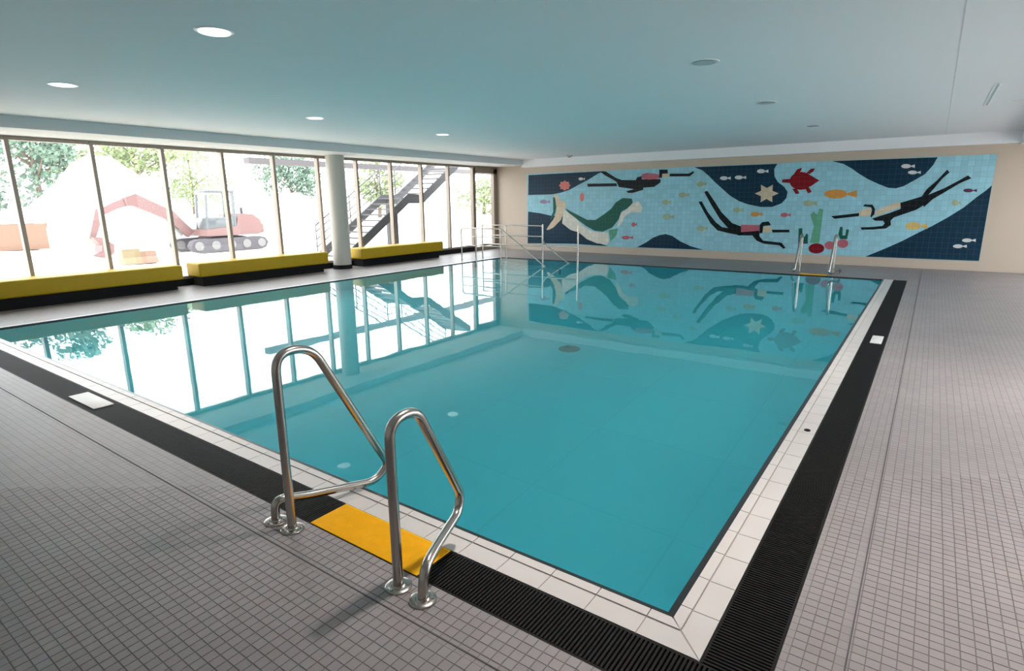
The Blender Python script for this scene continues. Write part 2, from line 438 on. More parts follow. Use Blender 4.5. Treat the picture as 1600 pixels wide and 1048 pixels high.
for a, b in zip(edges[0::2], edges[1::2]): box(bm, XR, XR+0.25, a, b, 0.10, 2.72)
tag(finish(bm, 'wall_right', MT['wall']), 'cream side wall with windows opposite the glazed front', 'wall', kind='structure')
for y in WY:
    e = y+2.3
    n = 2+WY.index(y)
    bm = bmesh.new()
    box(bm, XR+0.05, XR+0.12, y, e, 0.10, 0.17); box(bm, XR+0.05, XR+0.12, y, e, 2.65, 2.72)
    box(bm, XR+0.05, XR+0.12, y, y+0.06, 0.17, 2.65); box(bm, XR+0.05, XR+0.12, e-0.06, e, 0.17, 2.65)
    w = finish(bm, 'window_%d' % n, MT['frame']); tag(w, 'bronze framed side window in the cream wall', 'window', 'side windows', 'structure')
    boxobj('pane', (XR+0.08, XR+0.09, y+0.06, e-0.06, 0.17, 2.65), MT['glass'], w)
bm = bmesh.new()
box(bm, XW-0.25, XW+0.02, YN-0.1, YW+0.1, 2.90, ZC+0.1); box(bm, XW-0.25, XW+0.02, YN-0.1, 2.14, -0.25, 2.9)  # solid unseen stretch beside the glazing added to cut daylight on the near deck
tag(finish(bm, 'wall_left', MT['wall_white']), 'white lintel wall above the glazed front', 'wall', kind='structure')

# ceiling with dropped edges
bm = bmesh.new(); box(bm, XW-0.2, XR+0.2, YN-0.2, YW+0.2, ZC, ZC+0.2)
ceil = finish(bm, 'ceiling', MT['ceiling']); tag(ceil, 'flat white ceiling over the pool', 'ceiling', kind='structure')
boxobj('seam', (0.0, 0.008, YN, YW-0.3, ZC-0.0015, ZC+0.001), MT['seam'], ceil)
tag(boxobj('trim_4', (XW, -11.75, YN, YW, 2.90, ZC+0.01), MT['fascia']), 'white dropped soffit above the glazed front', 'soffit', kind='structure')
tag(boxobj('trim_5', (-11.75, 1.36, 17.02, YW, 2.83, ZC+0.01), MT['ceiling']), 'white dropped soffit above the sea mural', 'soffit', kind='structure')
tag(boxobj('trim_6', (1.36, XR, YN, YW, 2.80, ZC+0.01), MT['ceiling']), 'wide white dropped soffit along the side wall', 'soffit', kind='structure')

# glazed front: frame, mullions and panes
MY = [2.141+1.257*k for k in range(12)]
win = None
bm = bmesh.new()
box(bm, XW-0.07, XW+0.05, 2.14, YW, 2.83, 2.895); box(bm, XW-0.07, XW+0.05, 2.14, YW, 0.14, 0.20)
win = finish(bm, 'window_1', MT['frame']); tag(win, 'tall bronze framed window front looking onto the building site', 'window', kind='structure')
for i, y in enumerate(MY):
    boxobj('mullion', (XW-0.08, XW+0.06, y-0.032, y+0.032, 0.14, 2.89), MT['frame'], win, bev=0.004, seg=1)
    if i < len(MY)-1:
        boxobj('pane', (XW-0.02, XW-0.008, y+0.032, MY[i+1]-0.032, 0.20, 2.83), MT['glass'], win)
    elif y < YW-0.4:
        pass
boxobj('plinth', (XW-0.10, XW+0.07, 2.14, MY[-1]-0.04, -0.003, 0.14), MT['black'], win)
# glazed door beside the mural wall
yd0 = MY[-1]+0.032
bm = bmesh.new()
box(bm, XW-0.07, XW+0.07, yd0, yd0+0.06, 0.0, 2.83); box(bm, XW-0.07, XW+0.07, YW-0.20, YW, 0.0, 2.83); box(bm, XW-0.07, XW+0.07, yd0, YW, 2.66, 2.83)
box(bm, XW-0.05, XW+0.05, yd0+0.06, YW-0.20, 0.0, 0.12)
door = finish(bm, 'door_1', MT['frame']); tag(door, 'glazed door with a wide dark bronze frame in the corner by the mural wall', 'door', kind='structure')
boxobj('pane', (XW-0.02, XW-0.008, yd0+0.06, YW-0.20, 0.12, 2.66), MT['glass'], door)
bm = bmesh.new(); tube(bm, fillet([(XW+0.07, yd0+0.10, 1.0), (XW+0.12, yd0+0.10, 1.0), (XW+0.12, yd0+0.22, 1.0)], 0.02, 4), 0.010, 10)
finish(bm, 'handle', MT['steel'], door)

# round column
cx, cy = -12.72, 9.95
root = empty('round_column', (cx, cy, 0)); tag(root, 'round grey column standing between two yellow benches', 'column', kind='structure')
bm = bmesh.new(); lathe(bm, [(0.235, 0.0), (0.235, 2.90)], (0, 0, 0), 40); finish(bm, 'shaft', MT['column'], None, smooth=True, angle=50).parent = root
bm = bmesh.new(); lathe(bm, [(0.247, -0.003), (0.247, 0.10), (0.236, 0.105)], (0, 0, 0), 40); finish(bm, 'base_ring', MT['black'], None, smooth=True, angle=50).parent = root
MURAL = [
  ('sea_patch', [('navy', [(825.1,272.0), (948.3,266.0), (937.6,270.0), (930.9,274.1), (918.9,281.4), (905.5,288.1), (890.8,296.1), (877.5,300.1), (864.1,302.8), (825.1,303.7)])]),
  ('sea_patch', [('navy', [(825.3,330.2), (845.4,332.8), (862.8,336.9), (878.8,335.5), (894.8,351.5), (913.5,367.6), (933.6,378.3), (955.0,385.6), (900.2,381.6), (825.3,380.9)])]),
  ('sea_patch', [('navy', [(1001.5,387.2), (1015.8,379.6), (1027.2,371.7), (1038.7,367.4), (1047.3,366.0), (1057.3,368.8), (1070.2,377.4), (1087.4,385.3), (1107.4,391.0), (1061.6,389.2)])]),
  ('sea_patch', [('navy', [(1090.2,260.7), (1103.1,265.8), (1113.1,274.3), (1123.2,284.4), (1136.0,295.8), (1147.5,305.8), (1161.8,314.4), (1160.0,313.8), (1176.2,319.5), (1195.7,323.5), (1213.5,323.5), (1228.1,317.9), (1235.4,309.7), (1237.0,300.0), (1231.4,291.9), (1221.6,284.6), (1216.0,275.7), (1215.2,264.3), (1220.0,256.2)])]),
  ('sea_patch', [('navy', [(1304.4,252.2), (1322.2,257.0), (1335.2,264.3), (1346.5,272.4), (1360.0,280.6), (1376.7,288.4), (1391.7,294.3), (1403.4,295.1), (1415.1,291.8), (1430.1,283.4), (1446.8,273.4), (1458.5,260.0), (1465.2,247.5)])]),
  ('sea_patch', [('navy', [(1550.3,290.9), (1532.8,407.4), (1360.0,401.1), (1370.0,396.9), (1393.4,386.9), (1415.1,376.9), (1440.1,363.5), (1460.2,353.5), (1483.5,340.2), (1506.9,325.1), (1526.9,308.4), (1540.3,298.4)])]),
  ('swimmer_figure', [('ink', [(940.3,267.0), (949.6,266.7), (967.0,277.4), (975.0,280.1), (975.0,288.7), (964.3,281.4), (948.3,272.7)]), ('ink', [(920.2,287.4), (921.5,286.1), (967.0,285.4), (968.3,290.1), (921.5,290.8)]), ('ink', [(965.6,280.1), (997.7,280.7), (1000.4,276.1), (1007.1,275.4), (998.6,275.8), (1007.2,274.3), (1007.2,279.4), (1037.3,279.4), (1037.3,284.4), (1027.2,291.5), (1004.3,293.0), (998.6,294.7), (999.0,295.4), (971.0,291.4)]), ('ink', [(983.0,298.1), (993.7,295.4), (1010.0,291.4), (1010.0,296.1), (993.7,300.8), (985.7,300.8)]), ('rose', [(1007.2,271.5), (1015.8,269.3), (1034.4,271.5), (1035.8,278.6), (1018.6,280.1), (1007.2,277.9)]), ('ink', [(1035.1,264.3), (1048.0,264.3), (1048.7,270.3), (1039.4,270.8), (1039.4,277.2), (1035.1,277.2)]), ('beige', [(1039.7,271.0), (1050.9,270.3), (1050.1,277.2), (1039.7,277.2)]), ('ink', [(1051.6,270.8), (1081.6,270.8), (1088.8,267.2), (1090.2,268.9), (1083.1,275.1), (1051.6,275.1)])]),
  ('swimmer_figure', [('ink', [(1106.7,299.4), (1111.7,298.0), (1123.2,314.4), (1134.6,331.6), (1151.8,348.8), (1165.4,353.8), (1165.4,360.3), (1146.1,357.4), (1131.8,341.6), (1117.4,318.7)]), ('ink', [(1098.1,315.1), (1103.1,314.4), (1113.1,331.6), (1126.0,347.4), (1136.0,355.2), (1165.4,359.5), (1165.4,368.1), (1146.1,364.5), (1128.9,360.3), (1117.4,348.8), (1107.4,331.6)]), ('ink', [(1164.7,353.8), (1180.0,355.2), (1194.1,353.5), (1194.9,368.1), (1160.0,368.1), (1164.7,368.1)]), ('rose', [(1165.8,351.4), (1194.1,351.9), (1194.4,360.8), (1165.8,363.1)]), ('ink', [(1194.9,351.9), (1198.9,347.1), (1208.7,346.2), (1212.7,351.9), (1200.6,353.5), (1199.7,364.1), (1194.9,364.9)]), ('beige', [(1200.6,353.9), (1213.5,353.5), (1212.7,363.3), (1199.7,363.3)]), ('ink', [(1214.3,359.2), (1241.1,359.2), (1241.9,363.3), (1215.2,363.6)]), ('ink', [(1182.7,366.5), (1194.1,368.1), (1200.6,376.3), (1229.7,379.5), (1236.2,387.6), (1233.0,389.2), (1226.5,383.6), (1202.2,381.1), (1190.8,376.3)])]),
  ('swimmer_figure', [('ink', [(1305.2,338.1), (1348.2,333.3), (1348.2,338.1), (1310.9,342.2)]), ('beige', [(1348.2,330.0), (1361.9,325.2), (1366.7,325.1), (1367.0,336.0), (1357.9,338.9), (1349.0,337.3)]), ('ink', [(1353.8,322.7), (1357.1,319.5), (1360.0,320.1), (1368.3,320.1), (1372.5,326.8), (1371.7,335.2), (1367.0,340.2), (1365.8,338.5), (1368.0,328.5), (1366.3,324.3)]), ('beige', [(1373.4,330.2), (1393.4,321.0), (1410.1,316.0), (1412.1,323.5), (1373.4,338.8)]), ('ink', [(1368.3,341.8), (1396.7,332.7), (1411.8,326.8), (1410.9,317.6), (1443.5,307.6), (1453.5,305.1), (1448.5,320.1), (1435.1,328.5), (1401.7,340.2), (1396.7,345.2), (1373.4,345.2)]), ('ink', [(1385.0,344.3), (1396.7,343.5), (1397.6,351.9), (1390.1,357.2), (1370.0,358.9), (1353.0,359.2), (1351.4,355.5), (1370.0,354.9), (1385.0,353.2), (1388.0,349.3)]), ('ink', [(1442.6,308.4), (1450.2,296.8), (1465.2,283.4), (1480.2,266.7), (1483.9,270.9), (1473.5,280.1), (1460.2,296.8), (1451.8,306.8)]), ('ink', [(1443.5,313.5), (1453.5,305.1), (1476.9,295.1), (1498.6,283.4), (1511.9,275.6), (1516.9,280.1), (1498.6,288.4), (1476.9,301.8), (1460.2,311.8), (1446.8,324.3)])]),
  ('sea_animal', [('beige', [(866.8,302.1), (873.4,304.8), (877.5,312.8), (885.5,314.1), (885.5,324.8), (881.5,335.5), (878.8,343.5), (873.4,348.9), (866.8,355.6), (858.7,359.6), (855.4,358.9), (860.1,351.5), (866.8,342.2), (870.8,332.8), (872.1,324.8), (868.8,314.1)]), ('pine', [(865.4,307.5), (868.8,307.5), (871.0,322.2), (869.4,332.8), (862.8,343.5), (861.4,342.2), (866.1,330.2)]), ('cream', [(882.8,327.5), (892.2,331.5), (902.8,340.9), (913.5,352.9), (926.9,360.9), (940.3,363.6), (955.0,363.6), (957.0,378.3), (953.6,382.3), (937.6,380.9), (921.5,374.3), (908.2,363.6), (894.8,359.6), (889.5,355.6), (880.8,348.9)]), ('pine', [(885.5,324.8), (894.8,330.2), (910.9,338.2), (921.5,343.5), (934.9,343.5), (946.9,335.5), (959.0,326.2), (967.0,315.5), (977.7,308.8), (992.4,310.1), (993.7,316.8), (985.7,324.8), (976.3,330.2), (971.0,343.5), (961.6,355.6), (946.9,362.2), (933.6,360.9), (918.9,352.9), (902.8,340.9), (889.5,330.8)]), ('cream', [(975.0,332.8), (985.7,326.2), (993.7,316.8), (1003.1,314.1), (1009.7,324.8), (1007.1,331.5), (989.7,331.5), (981.7,338.2), (975.0,351.5), (969.7,355.6)]), ('green', [(956.3,359.6), (971.0,356.9), (968.3,367.6), (959.0,378.3)])]),
  ('sea_turtle', [('wine', [(1275.2,283.0), (1274.3,287.3), (1271.8,291.2), (1267.8,294.3), (1262.8,296.3), (1257.3,296.9), (1251.8,296.3), (1246.8,294.3), (1242.9,291.2), (1240.4,287.3), (1239.5,283.0), (1240.4,278.7), (1242.9,274.8), (1246.8,271.7), (1251.8,269.7), (1257.3,269.0), (1262.8,269.7), (1267.8,271.7), (1271.8,274.8), (1274.3,278.7)]), ('wine', [(1271.9,274.1), (1285.7,282.5), (1271.9,291.9)]), ('wine', [(1228.1,280.6), (1241.1,279.7), (1241.1,286.2), (1228.1,285.4)]), ('wine', [(1246.0,272.4), (1250.8,265.1), (1258.1,262.4), (1257.3,266.8), (1252.5,272.4)]), ('wine', [(1265.4,270.8), (1271.9,264.3), (1278.4,263.5), (1276.0,268.4), (1270.3,272.4)]), ('wine', [(1244.3,295.2), (1250.8,295.2), (1255.7,302.4), (1250.0,303.6)]), ('wine', [(1263.8,293.5), (1270.3,293.5), (1274.4,300.3), (1268.7,302.4)])]),
  ('starfish', [('beige', [(1223.3,302.4), (1213.3,306.7), (1213.9,316.2), (1204.6,311.0), (1195.3,316.2), (1195.9,306.7), (1186.0,302.4), (1195.9,298.2), (1195.3,288.7), (1204.6,293.9), (1213.9,288.7), (1213.3,298.2)])]),
  ('sea_anemone', [('coral', [(893.8,288.7), (890.9,291.1), (890.9,294.5), (886.9,294.5), (884.1,296.9), (881.3,294.5), (877.3,294.5), (877.3,291.1), (874.5,288.7), (877.3,286.4), (877.3,283.0), (881.3,283.0), (884.1,280.6), (886.9,283.0), (890.9,283.0), (890.9,286.4)])]),
  ('fish', [('orange', [(1328.2,307.2), (1321.4,309.9), (1312.0,310.9), (1302.6,309.9), (1295.8,307.2), (1293.3,303.6), (1295.8,299.9), (1302.6,297.3), (1312.0,296.3), (1321.4,297.3), (1328.2,299.9), (1328.0,302.5), (1344.1,297.7), (1344.1,309.4), (1328.0,304.7)])]),
  ('fish', [('yellow', [(1442.2,356.5), (1437.8,358.7), (1431.6,359.5), (1425.5,358.7), (1421.0,356.5), (1419.3,353.5), (1421.0,350.5), (1425.5,348.3), (1431.6,347.5), (1437.8,348.3), (1442.2,350.5), (1442.1,352.6), (1452.7,348.7), (1452.7,358.3), (1442.1,354.4)])]),
  ('fish', [('plum', [(1519.7,300.3), (1516.9,301.4), (1513.1,301.8), (1509.3,301.4), (1506.5,300.3), (1505.5,298.8), (1506.5,297.3), (1509.3,296.2), (1513.1,295.8), (1516.9,296.2), (1519.7,297.3), (1519.6,298.3), (1526.1,296.4), (1526.1,301.2), (1519.6,299.2)])]),
  ('fish', [('orange', [(1193.3,336.8), (1190.7,338.3), (1187.2,338.8), (1183.7,338.3), (1181.1,336.8), (1180.1,334.9), (1181.1,332.9), (1183.7,331.5), (1187.2,331.0), (1190.7,331.5), (1193.3,332.9), (1193.2,334.3), (1199.3,331.8), (1199.3,338.0), (1193.2,335.5)])]),
  ('fish', [('rose', [(1238.0,337.8), (1235.9,339.1), (1232.9,339.6), (1230.0,339.1), (1227.8,337.8), (1227.0,336.0), (1227.8,334.2), (1230.0,332.9), (1232.9,332.5), (1235.9,332.9), (1238.0,334.2), (1238.0,335.5), (1243.0,333.2), (1243.0,338.9), (1238.0,336.6)])]),
  ('fish', [('rose', [(989.6,373.2), (987.1,374.4), (983.8,374.8), (980.4,374.4), (977.9,373.2), (977.0,371.6), (977.9,370.0), (980.4,368.8), (983.8,368.4), (987.1,368.8), (989.6,370.0), (989.5,371.1), (995.3,369.0), (995.3,374.2), (989.5,372.1)])]),
  ('fish', [('rose', [(998.3,352.6), (997.1,353.9), (995.4,354.4), (993.7,353.9), (992.5,352.6), (992.0,350.9), (992.5,349.1), (993.7,347.9), (995.4,347.4), (997.1,347.9), (998.3,349.1), (998.3,350.4), (1001.2,348.1), (1001.2,353.7), (998.3,351.4)])]),
  ('fish', [('coral', [(915.7,307.5), (915.5,309.5), (915.0,311.4), (914.2,312.9), (913.3,313.8), (912.2,314.1), (911.1,313.8), (910.2,312.9), (909.4,311.4), (908.9,309.5), (908.7,307.5), (908.9,305.4), (909.4,303.5), (910.2,302.1), (911.1,301.1), (912.2,300.8), (913.3,301.1), (914.2,302.1), (915.0,303.5), (915.5,305.4)])]),
  ('fish', [('mauve', [(855.5,316.0), (853.4,317.2), (850.4,317.6), (847.4,317.2), (845.2,316.0), (844.4,314.4), (845.2,312.8), (847.4,311.6), (850.4,311.2), (853.4,311.6), (855.5,312.8), (855.5,313.9), (860.6,311.8), (860.6,317.0), (855.5,314.9)])]),
  ('fish', [('straw', [(1078.1,306.6), (1075.8,308.1), (1072.7,308.7), (1069.6,308.1), (1067.3,306.6), (1066.5,304.4), (1067.3,302.3), (1069.6,300.7), (1072.7,300.1), (1075.8,300.7), (1078.1,302.3), (1078.0,303.8), (1083.4,301.0), (1083.4,307.8), (1078.0,305.1)])]),
  ('fish', [('straw', [(1105.1,289.5), (1102.9,291.2), (1100.0,291.8), (1097.1,291.2), (1095.0,289.5), (1094.2,287.2), (1095.0,284.9), (1097.1,283.3), (1100.0,282.6), (1102.9,283.3), (1105.1,284.9), (1105.0,286.5), (1110.0,283.6), (1110.0,290.9), (1105.0,287.9)])]),
  ('fish', [('straw', [(1108.2,359.7), (1105.9,361.4), (1102.8,362.0), (1099.7,361.4), (1097.4,359.7), (1096.6,357.4), (1097.4,355.1), (1099.7,353.4), (1102.8,352.8), (1105.9,353.4), (1108.2,355.1), (1108.1,356.7), (1113.4,353.7), (1113.4,361.1), (1108.1,358.1)])]),
  ('fish', [('straw', [(1054.3,340.9), (1051.7,342.5), (1048.1,343.1), (1044.5,342.5), (1041.8,340.9), (1040.9,338.8), (1041.8,336.6), (1044.5,335.1), (1048.1,334.5), (1051.7,335.1), (1054.3,336.6), (1054.3,338.1), (1060.4,335.3), (1060.4,342.2), (1054.3,339.4)])]),
  ('fish', [('straw', [(1050.3,318.2), (1048.4,319.8), (1045.8,320.4), (1043.2,319.8), (1041.3,318.2), (1040.6,315.9), (1041.3,313.6), (1043.2,311.9), (1045.8,311.3), (1048.4,311.9), (1050.3,313.6), (1050.3,315.2), (1054.7,312.2), (1054.7,319.5), (1050.3,316.6)])]),
  ('fish', [('straw', [(1163.9,330.2), (1161.7,331.8), (1158.7,332.3), (1155.7,331.8), (1153.5,330.2), (1152.7,328.0), (1153.5,325.9), (1155.7,324.3), (1158.7,323.7), (1161.7,324.3), (1163.9,325.9), (1163.8,327.4), (1169.0,324.6), (1169.0,331.5), (1163.8,328.7)])]),
  ('fish', [('straw', [(1498.3,320.0), (1496.4,321.7), (1493.7,322.3), (1491.1,321.7), (1489.2,320.0), (1488.5,317.6), (1489.2,315.3), (1491.1,313.6), (1493.7,313.0), (1496.4,313.6), (1498.3,315.3), (1498.2,316.9), (1502.7,313.9), (1502.7,321.4), (1498.2,318.3)])]),
  ('fish', [('straw', [(1276.5,320.3), (1273.6,322.1), (1269.7,322.7), (1265.7,322.1), (1262.8,320.3), (1261.7,317.9), (1262.8,315.4), (1265.7,313.6), (1269.7,313.0), (1273.6,313.6), (1276.5,315.4), (1276.5,317.1), (1283.3,314.0), (1283.3,321.8), (1276.5,318.6)])]),
  ('fish', [('pale', [(1142.5,279.8), (1140.2,280.9), (1137.1,281.4), (1134.0,280.9), (1131.8,279.8), (1130.9,278.2), (1131.8,276.6), (1134.0,275.5), (1137.1,275.1), (1140.2,275.5), (1142.5,276.6), (1142.5,277.7), (1147.8,275.7), (1147.8,280.7), (1142.5,278.7)])]),
  ('fish', [('pale', [(1166.4,278.8), (1164.0,279.9), (1160.6,280.4), (1157.3,279.9), (1154.9,278.8), (1154.0,277.2), (1154.9,275.6), (1157.3,274.5), (1160.6,274.1), (1164.0,274.5), (1166.4,275.6), (1166.3,276.7), (1172.0,274.7), (1172.0,279.7), (1166.3,277.7)])]),
  ('fish', [('pale', [(1200.8,269.2), (1198.4,270.4), (1195.1,270.8), (1191.8,270.4), (1189.4,269.2), (1188.5,267.6), (1189.4,266.0), (1191.8,264.8), (1195.1,264.3), (1198.4,264.8), (1200.8,266.0), (1200.7,267.1), (1206.4,265.0), (1206.4,270.2), (1200.7,268.1)])]),
  ('fish', [('pale', [(1424.6,262.7), (1421.8,263.9), (1417.9,264.4), (1414.0,263.9), (1411.2,262.7), (1410.2,261.0), (1411.2,259.4), (1414.0,258.1), (1417.9,257.7), (1421.8,258.1), (1424.6,259.4), (1424.5,260.5), (1431.1,258.4), (1431.1,263.7), (1424.5,261.5)])]),
  ('fish', [('pale', [(1434.3,272.2), (1431.7,273.3), (1428.0,273.7), (1424.4,273.3), (1421.8,272.2), (1420.8,270.7), (1421.8,269.2), (1424.4,268.1), (1428.0,267.7), (1431.7,268.1), (1434.3,269.2), (1434.3,270.3), (1440.5,268.3), (1440.5,273.1), (1434.3,271.2)])]),
  ('fish', [('pale', [(1520.6,377.1), (1517.7,378.2), (1513.9,378.6), (1510.0,378.2), (1507.2,377.1), (1506.2,375.6), (1507.2,374.1), (1510.0,373.0), (1513.9,372.6), (1517.7,373.0), (1520.6,374.1), (1520.5,375.1), (1527.1,373.2), (1527.1,378.0), (1520.5,376.0)])]),
  ('fish', [('pale', [(1507.2,386.2), (1504.4,387.3), (1500.5,387.7), (1496.7,387.3), (1493.9,386.2), (1492.8,384.7), (1493.9,383.2), (1496.7,382.1), (1500.5,381.7), (1504.4,382.1), (1507.2,383.2), (1507.1,384.3), (1513.8,382.3), (1513.8,387.1), (1507.1,385.2)])]),
  ('fish', [('pale', [(913.0,279.5), (911.7,280.4), (909.8,280.7), (907.9,280.4), (906.6,279.5), (906.1,278.3), (906.6,277.1), (907.9,276.2), (909.8,275.9), (911.7,276.2), (913.0,277.1), (913.0,278.0), (916.2,276.4), (916.2,280.3), (913.0,278.7)])]),
  ('seaweed', [('sage', [(1273.5,335.7), (1278.4,330.8), (1283.3,335.7), (1287.3,326.0), (1293.0,327.6), (1290.6,353.5), (1288.1,379.8), (1273.5,379.8), (1279.2,353.5)])]),
  ('seaweed', [('pine', [(1255.7,357.1), (1261.4,356.8), (1261.9,368.1), (1265.4,370.1), (1267.9,364.9), (1270.3,366.5), (1270.6,381.1), (1255.7,381.1)])]),
  ('seaweed', [('pine', [(1317.3,366.5), (1319.8,354.4), (1323.8,355.2), (1323.8,368.1), (1327.9,368.1), (1329.5,358.4), (1333.6,359.2), (1331.1,373.8), (1320.6,373.8)])]),
  ('seabed_rock', [('wine', [(1296.4,388.4), (1295.8,390.9), (1294.1,393.2), (1291.3,395.0), (1287.9,396.1), (1284.1,396.5), (1280.3,396.1), (1276.8,395.0), (1274.1,393.2), (1272.4,390.9), (1271.8,388.4), (1272.4,385.9), (1274.1,383.7), (1276.8,381.9), (1280.3,380.7), (1284.1,380.3), (1287.9,380.7), (1291.3,381.9), (1294.1,383.7), (1295.8,385.9)])]),
  ('seabed_rock', [('rose', [(1312.1,383.6), (1311.8,385.6), (1310.7,387.4), (1308.9,388.8), (1306.8,389.7), (1304.4,390.0), (1302.0,389.7), (1299.8,388.8), (1298.1,387.4), (1297.0,385.6), (1296.6,383.6), (1297.0,381.5), (1298.1,379.7), (1299.8,378.3), (1302.0,377.4), (1304.4,377.1), (1306.8,377.4), (1308.9,378.3), (1310.7,379.7), (1311.8,381.5)]), ('rose', [(1333.1,380.8), (1332.7,382.9), (1331.5,384.8), (1329.6,386.3), (1327.2,387.3), (1324.6,387.6), (1322.0,387.3), (1319.7,386.3), (1317.8,384.8), (1316.6,382.9), (1316.2,380.8), (1316.6,378.7), (1317.8,376.8), (1319.7,375.3), (1322.0,374.3), (1324.6,374.0), (1327.2,374.3), (1329.6,375.3), (1331.5,376.8), (1332.7,378.7)])]),
]

# ================================================================== mural on the end wall
def homography(src, dst):
    A = []
    for (x, y), (u, v) in zip(src, dst):
        A.append([x, y, 1, 0, 0, 0, -u*x, -u*y, -u]); A.append([0, 0, 0, x, y, 1, -v*x, -v*y, -v])
    return np.linalg.svd(np.array(A, float))[2][-1].reshape(3, 3)
MX0, MX1, MZ0, MZ1 = -11.70, 1.00, 0.225, 2.62
HM = homography([(823, 270), (1555, 243), (1533, 408), (825, 381)], [(MX0, MZ1), (MX1, MZ1), (MX1, MZ0), (MX0, MZ0)])
def on_mural(p):
    v = HM @ np.array([p[0], p[1], 1.0]); x, z = v[0]/v[2], v[1]/v[2]
    return (min(max(x, MX0+0.004), MX1-0.004), min(max(z, MZ0+0.004), MZ1-0.004))
MC = dict(navy=(0.006, 0.032, 0.060), ink=(0.006, 0.010, 0.012), rose=(0.45, 0.13, 0.16), beige=(0.60, 0.50, 0.36), cream=(0.66, 0.64, 0.56), pine=(0.012, 0.10, 0.075),
          green=(0.10, 0.33, 0.22), wine=(0.20, 0.008, 0.014), coral=(0.62, 0.20, 0.17), orange=(0.60, 0.28, 0.07), yellow=(0.60, 0.43, 0.15), plum=(0.09, 0.035, 0.07),
          mauve=(0.30, 0.20, 0.30), straw=(0.34, 0.41, 0.28), pale=(0.60, 0.62, 0.62), sage=(0.12, 0.36, 0.24), sky=(0.29, 0.55, 0.64))
MM = {}
for k_, c_ in MC.items():
    lum = sum(c_)/3
    gr = tuple(c*0.8 for c in c_) if lum > 0.12 else tuple(c*1.0+0.028 for c in c_)
    MM[k_] = tiled('mural_'+k_, c_, gr, 0.125, 0.004, 'xz', rough=0.4, spec=0.14, vary=0.08)
mural = empty('tile_mural', ((MX0+MX1)/2, YW-0.010, MZ0)); tag(mural, 'long ceramic sea mural with swimmers, a turtle and fish on the end wall', 'mural')
o = boxobj('panel', (MX0, MX1, YW-0.010, YW-0.0005, MZ0, MZ1), MM['sky'], mural)
for nm, polys in MURAL:
    cols = []
    bm = bmesh.new()
    for li, (cname, pts) in enumerate(polys):
        if cname not in cols: cols.append(cname)
        d = 0.0115 if nm == 'sea_patch' else 0.0135+0.0006*li
        uv = [on_mural(p) for p in pts]
        cl = [uv[0]]
        for q in uv[1:]:
            if abs(q[0]-cl[-1][0])+abs(q[1]-cl[-1][1]) > 0.004: cl.append(q)
        prism(bm, cl, 'y', YW-d, YW-0.008, cols.index(cname))
    finish(bm, nm, [MM[c] for c in cols], mural)

# ================================================================== benches below the windows
def bench(label, y0, y1):
    root = empty('bench', (-12.74, (y0+y1)/2, 0)); tag(root, label, 'bench', 'yellow benches below the windows')
    boxobj('base', (-12.98, -12.57, y0+0.10, y1-0.10, -0.002, 0.205), MT['black'], root)
    boxobj('seat', (-13.02, -12.46, y0, y1, 0.205, 0.495), MT['bench'], root, bev=0.035, seg=4)
    return root
bench('yellow block bench farthest along the window front from the column', 2.30, 5.72)
bench('yellow block bench on the excavator side of the round column', 6.05, 9.33)
bench('yellow block bench between the round column and the glazed door', 10.42, 13.68)

# ================================================================== pool ladder grab rails
def flange(bm, x, y, mi=0):
    lathe(bm, [(0.062, 0.0), (0.062, 0.008), (0.056, 0.012), (0.034, 0.013), (0.030, 0.020)], (x, y, 0.0), 28, mi)
def grab_rail(label, pts, rad, feet, group=None):
    root = empty('grab_rail', feet[0]+(0,)); tag(root, label, 'grab rail', group)
    bm = bmesh.new(); tube(bm, fillet(pts, rad, 9), 0.0235, 20); finish(bm, 'tube', MT['steel'], root, smooth=True, angle=60)
    for fx, fy in feet:
        bm = bmesh.new(); flange(bm, fx, fy); f = finish(bm, 'foot_plate', MT['steel'], root, smooth=True, angle=35)
        for k in range(3):
            a = 0.6+k*2.094; bm = bmesh.new(); lathe(bm, [(0.007, 0.010), (0.007, 0.016), (0.004, 0.018)], (fx+0.046*math.cos(a), fy+0.046*math.sin(a), 0), 8)
            s_ = finish(bm, 'screw', MT['steel'], None); s_.parent = f
    return root
grab_rail('taller steel grab rail at the yellow mat, set away from the pool corner',
          [(-2.611, 1.577, 0), (-2.611, 1.580, 0.985), (-2.611, 1.795, 0.975), (-2.611, 2.275, 0.105), (-2.620, 2.17, 0.030), (-2.72, 1.74, 0.093), (-2.758, 1.578, 0.135), (-2.758, 1.572, 0)],
          [0, 0.115, 0.115, 0.05, 0.10, 0.06, 0.075, 0], [(-2.611, 1.577), (-2.758, 1.572)])
grab_rail('shorter steel grab rail at the yellow mat, on the pool corner side',
          [(-1.785, 1.570, 0), (-1.785, 1.572, 0.80), (-1.785, 1.735, 0.815), (-1.790, 2.025, 0.262), (-1.775, 1.98, 0.180), (-1.690, 1.735, 0.163), (-1.634, 1.590, 0.150), (-1.629, 1.566, 0)],
          [0, 0.13, 0.10, 0.06, 0.05, 0.06, 0.09, 0], [(-1.785, 1.570), (-1.629, 1.566)])
# yellow step mat over the grate
bm = bmesh.new(); box(bm, -2.585, -1.772, GY+0.004, CY-0.006, -0.001, 0.005, bev=0.002, seg=1)
for k in range(40):
    y = GY+0.012+k*(CY-GY-0.03)/39; box(bm, -2.58, -1.777, y-0.0012, y+0.0012, 0.0049, 0.0062)
tag(finish(bm, 'step_mat', MT['yellow_mat']), 'yellow ribbed step mat laid on the grate between the two near grab rails', 'mat')
